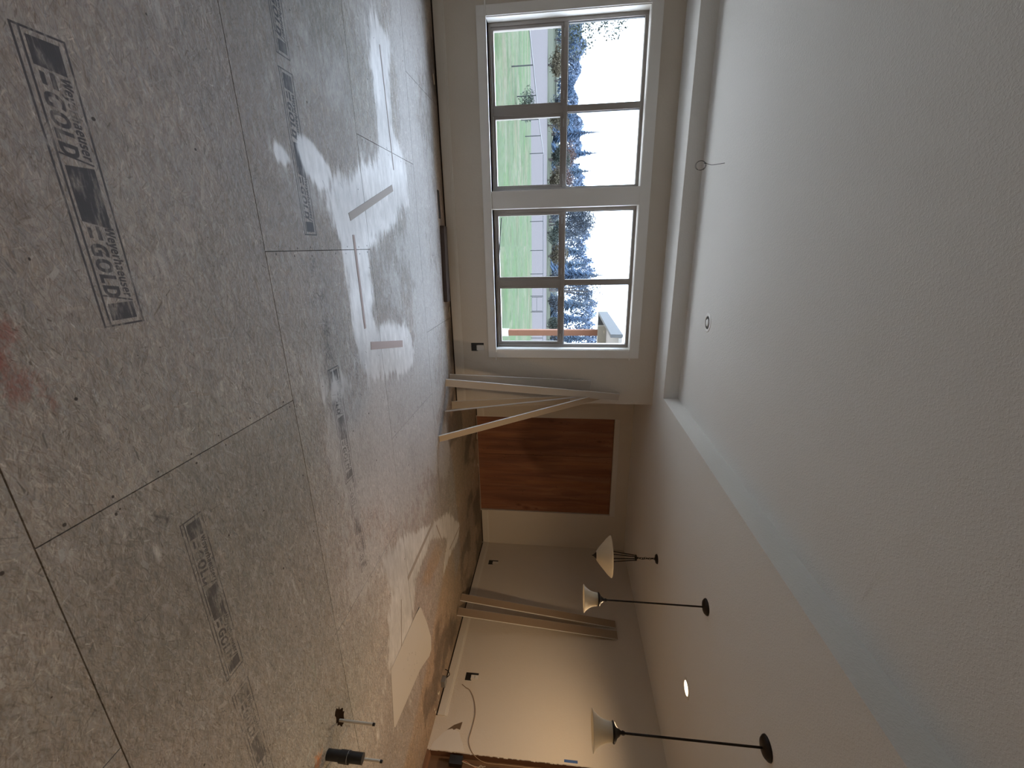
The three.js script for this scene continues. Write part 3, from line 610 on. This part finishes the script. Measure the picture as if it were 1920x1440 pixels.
// ---------------------------------------------------------------- things on the floor
{
  const o = thing('drain_pipe', 'black plastic drain pipe stub with a coupling standing in the floor', 'pipe', [3.112, 0, -1.745]);
  mesh('pipe', cyl(V(0, -0.02, 0), V(0.01, 0.235, -0.005), 0.032, 0.032, 32), M.black, o);
  const coupling = mesh('coupling', cyl(V(0.003, 0.085, 0), V(0.006, 0.15, 0), 0.037, 0.037, 32), M.black, o);
  mesh('moulded_line', lathe([[0.0372, 0.141], [0.0382, 0.143], [0.0372, 0.145]], 32), M.greyMetal, coupling);
  const pex = std(lin(0.62, 0.56, 0.46), 0.5);
  const supply = (x, z, h, label) => { const s = thing('supply_tube', label, 'pipe', [x, 0, z]); mesh('tube', cyl(V(0, -0.02, 0), V(0.012, h, -0.004), 0.0095, 0.0095, 16), pex, s); mesh('cap', cyl(V(0.012, h, -0.004), V(0.013, h + 0.016, -0.004), 0.0105, 0.009, 16), M.black, s); };
  supply(3.05, -1.915, 0.235, 'thin white water tube with a dark cap standing left of the black pipe');
  supply(3.23, -1.81, 0.31, 'thin white water tube with a dark cap standing behind the black pipe');
  seedNow = 31;
  const ring = []; for (let k = 0; k < 26; k++) { const q = k / 26 * Math.PI * 2; ring.push(new THREE.Vector2(Math.cos(q) * 0.115 * rr(0.72, 1.15) * (0.55 + 0.45 * Math.abs(Math.cos(q))), Math.sin(q) * 0.042 * rr(0.7, 1.3))); }
  const hg = new THREE.ShapeGeometry(new THREE.Shape(ring)); hg.rotateX(-Math.PI / 2);
  const h = mesh('floor_hole', hg, new THREE.MeshPhysicalMaterial({ color: lin(0.02, 0.013, 0.009), roughness: 1, specularIntensity: 0 })); h.position.set(3.04, 0.0012, -1.925); h.rotation.y = 0.25; tag(h, 'ragged dark hole in the floor around the left water tube', 'hole');

  // large sheet of paper with a pencilled plan
  const W = 768, H = 768, c = canvas(W, H), x = c.getContext('2d');
  x.fillStyle = 'rgb(176,170,163)'; x.fillRect(0, 0, W, H);
  x.strokeStyle = 'rgba(90,80,74,0.75)'; x.fillStyle = 'rgba(90,80,74,0.8)'; seedNow = 5;
  for (let k = 0; k < 12; k++) { x.lineWidth = rr(1.5, 3); const a = rr(0.35, 0.7) * W, b = rr(0.35, 0.72) * H; x.beginPath(); x.moveTo(a, b); x.quadraticCurveTo(a + rr(-20, 20), b + rr(-20, 20), a + rr(-30, 30), b + rr(-14, 14)); x.stroke(); }
  x.strokeStyle = 'rgba(150,138,126,0.4)'; x.lineWidth = 2; x.beginPath(); x.moveTo(W * 0.52, 0); x.lineTo(W * 0.56, H * 0.55); x.stroke();
  const px0 = 3.5, px1 = 4.5, pz0 = -3.65, pz1 = -2.58;
  const outline = [[3.64, -3.46], [3.70, -3.50], [3.96, -3.57], [4.22, -3.60], [4.40, -3.60], [4.44, -3.55], [4.39, -3.42], [4.34, -3.30], [4.19, -2.62], [4.15, -2.60], [3.57, -2.69]];
  const s = new THREE.Shape(outline.map(([a, b]) => new THREE.Vector2(a, -b))), g = new THREE.ExtrudeGeometry(s, { depth: 0.0015, bevelEnabled: false, steps: 1 }); g.rotateX(-Math.PI / 2);
  // cut into small triangles so that the far edge can curl
  let flat = g.toNonIndexed();
  const split = (geo) => {
    const p = geo.attributes.position, out = [];
    for (let i = 0; i < p.count; i += 3) {
      const A = V().fromBufferAttribute(p, i), B = V().fromBufferAttribute(p, i + 1), C = V().fromBufferAttribute(p, i + 2), ab = A.clone().add(B).multiplyScalar(0.5), bc = B.clone().add(C).multiplyScalar(0.5), ca = C.clone().add(A).multiplyScalar(0.5);
      for (const q of [A, ab, ca, ab, B, bc, ca, bc, C, ab, bc, ca]) out.push(q.x, q.y, q.z);
    }
    const n = new THREE.BufferGeometry(); n.setAttribute('position', new THREE.Float32BufferAttribute(out, 3)); return n;
  };
  for (let k = 0; k < 4; k++) flat = split(flat);
  const p = flat.attributes.position, uv = new Float32Array(p.count * 2);
  for (let i = 0; i < p.count; i++) {
    const X = p.getX(i), ZZ = p.getZ(i), far = Math.max(0, (-ZZ - 3.25) / 0.35), left = Math.max(0, (3.75 - X) / 0.15) * far;
    p.setY(i, p.getY(i) + 0.001 + 0.045 * far * far * Math.max(0, 1 - Math.abs(X - 4.2) / 0.7) + 0.03 * left * left);
    uv[i * 2] = (X - px0) / (px1 - px0); uv[i * 2 + 1] = 1 - (ZZ - pz0) / (pz1 - pz0);
  }
  flat.setAttribute('uv', new THREE.BufferAttribute(uv, 2)); flat.computeVertexNormals();
  tag(mesh('paper_sheet', flat, std(0xffffff, 0.75, { map: canvasTexture(c) })), 'large off white paper sheet with pencil marks lying on the floor near the pipe', 'paper');

  // floor register slot and the dark board by the window wall
  const r = thing('floor_vent', 'narrow dark open vent slot in the floor below the window', 'vent', [-0.49, 0, -5.335]);
  mesh('opening', bx(-0.15, 0.15, 0.0008, 0.0016, -0.032, 0.032), M.black, r);
  mesh('rim', [bx(-0.155, 0.155, 0.0005, 0.004, -0.036, -0.031), bx(-0.155, 0.155, 0.0005, 0.004, 0.031, 0.036), bx(-0.156, -0.15, 0.0005, 0.004, -0.036, 0.036), bx(0.15, 0.156, 0.0005, 0.004, -0.036, 0.036)], M.dark, r);
  const d = thing('dark_plank', 'dark brown weathered plank lying along the baseboard under the window', 'plank', [0.2, 0, -5.36]);
  const c2 = canvas(512, 96), y = c2.getContext('2d'); y.fillStyle = 'rgb(72,60,54)'; y.fillRect(0, 0, 512, 96); seedNow = 77;
  for (let k = 0; k < 260; k++) { y.globalAlpha = rr(0.1, 0.4); y.fillStyle = rnd() < 0.5 ? 'rgb(40,32,30)' : 'rgb(120,106,98)'; y.fillRect(rnd() * 512, rnd() * 96, rr(20, 120), rr(1, 3)); }
  const pg = bx(-0.45, 0.45, 0.0015, 0.05, -0.07, 0.07, 0.004), pp = pg.attributes.position, pu = pg.attributes.uv;
  for (let i = 0; i < pp.count; i++) pu.setXY(i, (pp.getX(i) + 0.45) / 0.9, (pp.getZ(i) + 0.07) / 0.14);
  mesh('plank', pg, std(0xffffff, 0.6, { map: canvasTexture(c2) }), d); d.rotation.y = -0.06;
  mesh('end_grain', bx(0.449, 0.4515, 0.004, 0.046, -0.062, 0.062), M.stud, d);
  const scrap = (x, z, turn, label) => { const s2 = mesh('wood_splinter', bx(-0.05, 0.05, 0.001, 0.014, -0.009, 0.009, 0.002), M.board); s2.position.set(x, 0, z); s2.rotation.y = turn; tag(s2, label, 'debris'); };
  scrap(-1.79, -5.44, 0.4, 'small pale wood splinter at the baseboard left of the floor vent'); scrap(0.78, -5.47, -0.7, 'small pale wood splinter at the right end of the dark plank'); scrap(3.2, -6.80, 0.1, 'small pale wood splinter below the left plywood sheet'); scrap(3.75, -6.78, 0.5, 'small pale wood splinter below the right plywood sheet');
}

// ---------------------------------------------------------------- outdoors
const GY = -1.45;
const earth = (color, more = {}) => new THREE.MeshPhysicalMaterial({ color, roughness: 1, specularIntensity: 0.05, ...more });
{
  const c = canvas(2048, 2048), x = c.getContext('2d'); seedNow = 55;
  x.fillStyle = 'rgb(122,136,106)'; x.fillRect(0, 0, 2048, 2048);
  for (let k = 0; k < 420; k++) { x.globalAlpha = rr(0.15, 0.5); x.fillStyle = ['rgb(152,140,118)', 'rgb(104,140,88)', 'rgb(164,154,136)', 'rgb(96,112,80)'][k % 4]; x.beginPath(); x.ellipse(rnd() * 2048, rnd() * 2048, rr(20, 170), rr(14, 80), gauss() * 0.1, 0, 7); x.fill(); }
  for (let k = 0; k < 30000; k++) { x.globalAlpha = rr(0.15, 0.65); x.fillStyle = ['rgb(96,120,76)', 'rgb(140,144,108)', 'rgb(160,154,128)', 'rgb(110,140,86)', 'rgb(86,98,70)'][k % 5]; x.beginPath(); x.ellipse(rnd() * 2048, rnd() * 2048, rr(2, 13), rr(1, 5), gauss() * 0.3, 0, 7); x.fill(); }
  x.globalAlpha = 1;
  const t = canvasTexture(c, true, [1 / 26, 1 / 26]);
  const g = bx(-90, 90, GY - 0.5, GY, -43, 40);
  struct(mesh('lawn', g, earth(lin(0.20, 0.20, 0.20), { map: t })), 'green and dry lawn outside the window', 'lawn');
  struct(mesh('bounce_slab', bx(-9, 9, GY - 0.3, GY + 0.03, -16.5, ZW - 0.2), earth(lin(0.50, 0.45, 0.395))), 'unseen pale slab added below the window wall to bounce daylight indoors', 'ground');  // added out of view, bounces daylight onto ceiling and soffit
  struct(mesh('gravel_lot', bx(-90, 90, GY - 0.52, GY - 0.02, -86, -43), earth(lin(0.052, 0.046, 0.0455))), 'pale grey gravel lot beyond the fence', 'ground');
  struct(mesh('far_ground', bx(-260, 260, GY - 0.6, GY - 0.04, -330, -86), earth(lin(0.03, 0.032, 0.022))), 'dull green ground behind the hedge', 'ground');
}
{
  const post = (o, x, z, h = 1.2) => mesh('post', cyl(V(x, GY, z), V(x, GY + h, z), 0.035, 0.035, 8), M.black, o);
  const rail = (o, a, b, y) => mesh('rail', cyl(V(a[0], GY + y, a[1]), V(b[0], GY + y, b[1]), 0.028, 0.028, 8), M.black, o);
  const f1 = thing('wire_fence', 'black post and rail fence running away on the left of the lawn', 'fence');
  const line = [[-9.9, -24.5], [-9.4, -27.5], [-8.8, -30.4], [-8.2, -33.2], [-7.9, -36.4], [-7.6, -41.2]];
  line.forEach(([a, b]) => post(f1, a, b)); for (let k = 1; k < line.length; k++) rail(f1, line[k - 1], line[k], 1.19);
  const f2 = thing('wire_fence', 'black post and rail fence across the far side of the lawn, with a gate', 'fence');
  const xs = [-7.4, -5.0, -2.1, 0.4, 2.5, 4.55, 6.05, 8.6, 11, 13.6]; xs.slice(1).forEach((a) => post(f2, a, -41.2)); rail(f2, [-7.5, -41.2], [13.6, -41.2], 1.19);
  const gate = mesh('gate', [cyl(V(4.65, GY + 0.1, -41.15), V(4.65, GY + 1.12, -41.15), 0.025, 0.025, 8), cyl(V(5.95, GY + 0.1, -41.15), V(5.95, GY + 1.12, -41.15), 0.025, 0.025, 8), cyl(V(4.65, GY + 0.6, -41.15), V(5.95, GY + 0.6, -41.15), 0.02, 0.02, 8), cyl(V(4.65, GY + 0.12, -41.15), V(5.95, GY + 0.12, -41.15), 0.02, 0.02, 8)], M.black, f2);
}
// foliage: sprays of small leaf cards around a form
function leaves(n, at, size, flatten = 1) {
  const pos = new Float32Array(n * 9), v = V(), q = new THREE.Quaternion(), e = new THREE.Euler();
  for (let k = 0; k < n; k++) {
    const p = at(k / n), s = size * rr(0.6, 1.4); e.set(rnd() * 6.3, rnd() * 6.3, rnd() * 6.3); q.setFromEuler(e);
    [[-0.5, -0.4], [0.5, -0.4], [0, 0.8]].forEach(([a, b], i) => { v.set(a * s, b * s, 0).applyQuaternion(q); v.y *= flatten; v.add(p); pos.set([v.x, v.y, v.z], k * 9 + i * 3); });
  }
  const g = new THREE.BufferGeometry(); g.setAttribute('position', new THREE.BufferAttribute(pos, 3)); g.computeVertexNormals(); return g;
}
const leafMat = (c, r = 1) => new THREE.MeshPhysicalMaterial({ color: c, roughness: r, specularIntensity: 0.1, side: THREE.DoubleSide });
const L = { haze: leafMat(lin(0.085, 0.108, 0.15)), spruceHaze: leafMat(lin(0.045, 0.066, 0.100)), firHaze: leafMat(lin(0.052, 0.072, 0.098)), olive: leafMat(lin(0.038, 0.044, 0.036)), tan: leafMat(lin(0.072, 0.060, 0.040)), grey: leafMat(lin(0.06, 0.068, 0.078)), rust: leafMat(lin(0.085, 0.058, 0.05)), bark: std(lin(0.05, 0.04, 0.035), 0.9) };  // the bluish leaf colours have distance haze painted in
function conifer(px, z, h, w, mat, label, group) {
  // px: lateral position
  const o = thing('conifer', label, 'tree', [px, GY, z], group);
  mesh('trunk', cyl(V(0, 0, 0), V(0, h * 0.97, 0), 0.03 * h, 0.004 * h, 8), L.bark, o);
  const parts = [];
  const tiers = 40;
  for (let k = 0; k < tiers; k++) {
    const t = k / tiers, y = h * (0.08 + 0.9 * t), R = w * (1 - t) * rr(0.75, 1.15) + 0.05 * w, n = 11;
    for (let j = 0; j < n; j++) {
      const a = rnd() * 6.3, len = R * rr(0.6, 1.1);
      const g = new THREE.ConeGeometry(len * 0.17, len, 4, 1); g.scale(1, 1, 0.35); g.rotateZ(-Math.PI / 2 - 0.35); g.translate(len * 0.5, -len * 0.17, 0); g.rotateY(a); g.translate(0, y, 0); parts.push(g.toNonIndexed());
    }
  }
  mesh('foliage', parts, mat, o);
}
function shrub(x, z, rx, h, n, size, mat, label, category, name, group, lift = 0) {
  const o = thing(name, label, category, [x, GY, z], group);
  const hub = [[0, 0.5, 0, 1]]; for (let k = 0; k < 7; k++) hub.push([gauss() * 0.4, rr(0.3, 0.85), gauss() * 0.3, rr(0.4, 0.7)]);
  mesh('foliage', leaves(n, () => { const b = hub[Math.floor(rnd() * hub.length)], a = rnd() * 6.3, u = rr(-1, 1), r = Math.cbrt(rnd()) * b[3], q = Math.sqrt(1 - u * u); return V((b[0] + Math.cos(a) * q * r) * rx, Math.max(0.02, lift + (h - lift) * Math.min(1.05, b[1] + u * r * 0.5)), (b[2] + Math.sin(a) * q * r) * rx * 0.7); }, size), mat, o);
  const stems = []; for (let k = 0; k < 4; k++) stems.push(cyl(V(gauss() * 0.05 * rx, 0, 0), V(gauss() * 0.3 * rx, h * 0.7, gauss() * 0.2 * rx), 0.02 * h, 0.006 * h, 6));
  mesh('stem', stems, L.bark, o);
}
{
  seedNow = 900;
  // low tan brush behind the lot
  const brush = 'row of brush behind the gravel lot';
  const tones = [L.tan, L.grey, L.tan, L.olive, L.tan, L.grey, L.olive, L.tan, L.grey, L.grey, L.olive, L.grey];
  for (let k = 0; k < 12; k++) { const x = -30 + k * 4.6; shrub(x, -88 - (k % 2) * 6, 2.1, 2.9 + (k % 4) * 0.35, 4200, 0.17, tones[k], ['leftmost', 'second', 'third', 'fourth', 'fifth', 'sixth', 'seventh', 'eighth', 'ninth', 'tenth', 'eleventh', 'rightmost'][k] + ' bush from the left in the brush row behind the gravel lot', 'bush', 'brush_clump', brush); }
  // firs and broadleaf trees, placed by bearing
  const bearing = (y, D) => { const dx = (y - 465) / 838, a = Math.atan(dx) ; return [Math.sin(a) * D, -Math.cos(a) * D]; };
  const C = (y, D, h, w, m, label) => { const [x, z] = bearing(y, D); conifer(x, z, h, w, m, label, 'distant conifers'); };
  C(282, 120, 12.2, 2.6, L.spruceHaze, 'slim blue green conifer left of the pair in the left window'); C(314, 118, 12.0, 3.2, L.spruceHaze, 'fuller blue green conifer right of the pair in the left window'); C(342, 122, 10.6, 3.0, L.firHaze, 'shorter conifer at the right edge of the left window');
  C(520, 115, 14.2, 4.2, L.spruceHaze, 'tallest conifer beside the mullion of the right window'); C(500, 138, 12.0, 3.6, L.firHaze, 'conifer just left of the tallest one in the right window'); C(476, 128, 10.0, 3.2, L.firHaze, 'low conifer in the middle of the left half of the right window'); C(575, 120, 12.5, 3.6, L.firHaze, 'conifer right of the mullion in the right window'); C(602, 136, 12.0, 3.6, L.spruceHaze, 'conifer left of the orange post in the right window'); C(640, 122, 11.5, 3.8, L.firHaze, 'conifer right of the orange post in the right window'); C(446, 152, 10.6, 3.4, L.spruceHaze, 'low conifer at the left of the right window, behind the broadleaf tree');
  const B = (y, D, rx, h, n, s, m, label, lift) => { const [x, z] = bearing(y, D); shrub(x, z, rx, h, n, s, m, label, 'tree', 'broadleaf_tree', 'distant broadleaf trees', lift); };
  B(425, 100, 5.6, 10.4, 9000, 0.21, L.grey, 'round grey green broadleaf tree in the right window beside the centre casing', 1.5);
  B(545, 105, 3.6, 13.2, 3600, 0.19, L.grey, 'thin bare branched tree right of the mullion in the right window', 3);
  B(322, 104, 2.8, 5.6, 2200, 0.22, L.rust, 'small rust coloured tree below the conifer pair', 0.5); B(352, 108, 2.8, 5.0, 2200, 0.22, L.rust, 'small rust coloured tree at the right of the left window', 0.4);
  B(38, 24, 2.7, 5.9, 11000, 0.075, L.olive, 'near leafy tree whose branches hang into the top left pane', 2.1);
  for (const [y, h, lab] of [[100, 6.2, 'leftmost low blue treetop on the horizon of the left window'], [145, 5.6, 'second low blue treetop on the horizon of the left window'], [203, 5.2, 'third low blue treetop on the horizon of the left window'], [262, 5.6, 'fourth low blue treetop on the horizon of the left window']]) B(y, 150, 3.6, h + 0.6, 3000, 0.3, L.spruceHaze, lab, 0.4);
  shrub(-8.0, -29.6, 0.8, 1.1, 1500, 0.06, L.olive, 'small green bush against the left fence', 'bush', 'fence_bush');
  // the wooded rise far behind: a mass of treetops nobody could count
  seedNow = 4242;
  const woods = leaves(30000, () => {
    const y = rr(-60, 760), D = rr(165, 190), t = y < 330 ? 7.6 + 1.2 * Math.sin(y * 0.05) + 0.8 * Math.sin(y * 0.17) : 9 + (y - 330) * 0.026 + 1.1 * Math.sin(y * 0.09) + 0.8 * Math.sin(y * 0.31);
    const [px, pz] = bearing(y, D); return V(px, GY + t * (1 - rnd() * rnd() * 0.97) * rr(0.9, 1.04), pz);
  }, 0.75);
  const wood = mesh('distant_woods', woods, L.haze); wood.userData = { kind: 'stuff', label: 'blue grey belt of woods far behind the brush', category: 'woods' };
}
{
  // porch roof outside the boarded door
  const grey = std(lin(0.2, 0.185, 0.17), 0.8), pale = std(lin(0.05, 0.052, 0.054), 0.7), cedar = std(lin(0.17, 0.075, 0.042), 0.8);
  const o = thing('porch_roof', 'grey porch roof corner seen through the right window', 'roof');
  mesh('roof_deck', bx(1.46, 5.9, 2.40, 2.46, -9.5, ZB - 0.14), grey, o);
  mesh('side_fascia', bx(1.40, 1.455, 2.27, 2.47, -9.58, ZB - 0.14, 0.004), pale, o);
  mesh('front_fascia', bx(1.455, 5.9, 2.27, 2.47, -9.58, -9.52, 0.004), pale, o);
  mesh('beam', bx(1.62, 5.9, 2.225, 2.40, -9.12, -8.98, 0.005), std(lin(0.26, 0.24, 0.2), 0.6), o);
  const p = thing('porch_post', 'orange cedar post holding up the grey porch roof', 'post', [1.765, 0, -9.05]);
  mesh('post', bx(-0.062, 0.062, GY, 2.225, -0.062, 0.062, 0.004), cedar, p);
  mesh('base_wrap', bx(-0.07, 0.07, -0.2, 0.34, -0.07, 0.07, 0.004), M.white, p);
}
renderer.render(scene, camera);
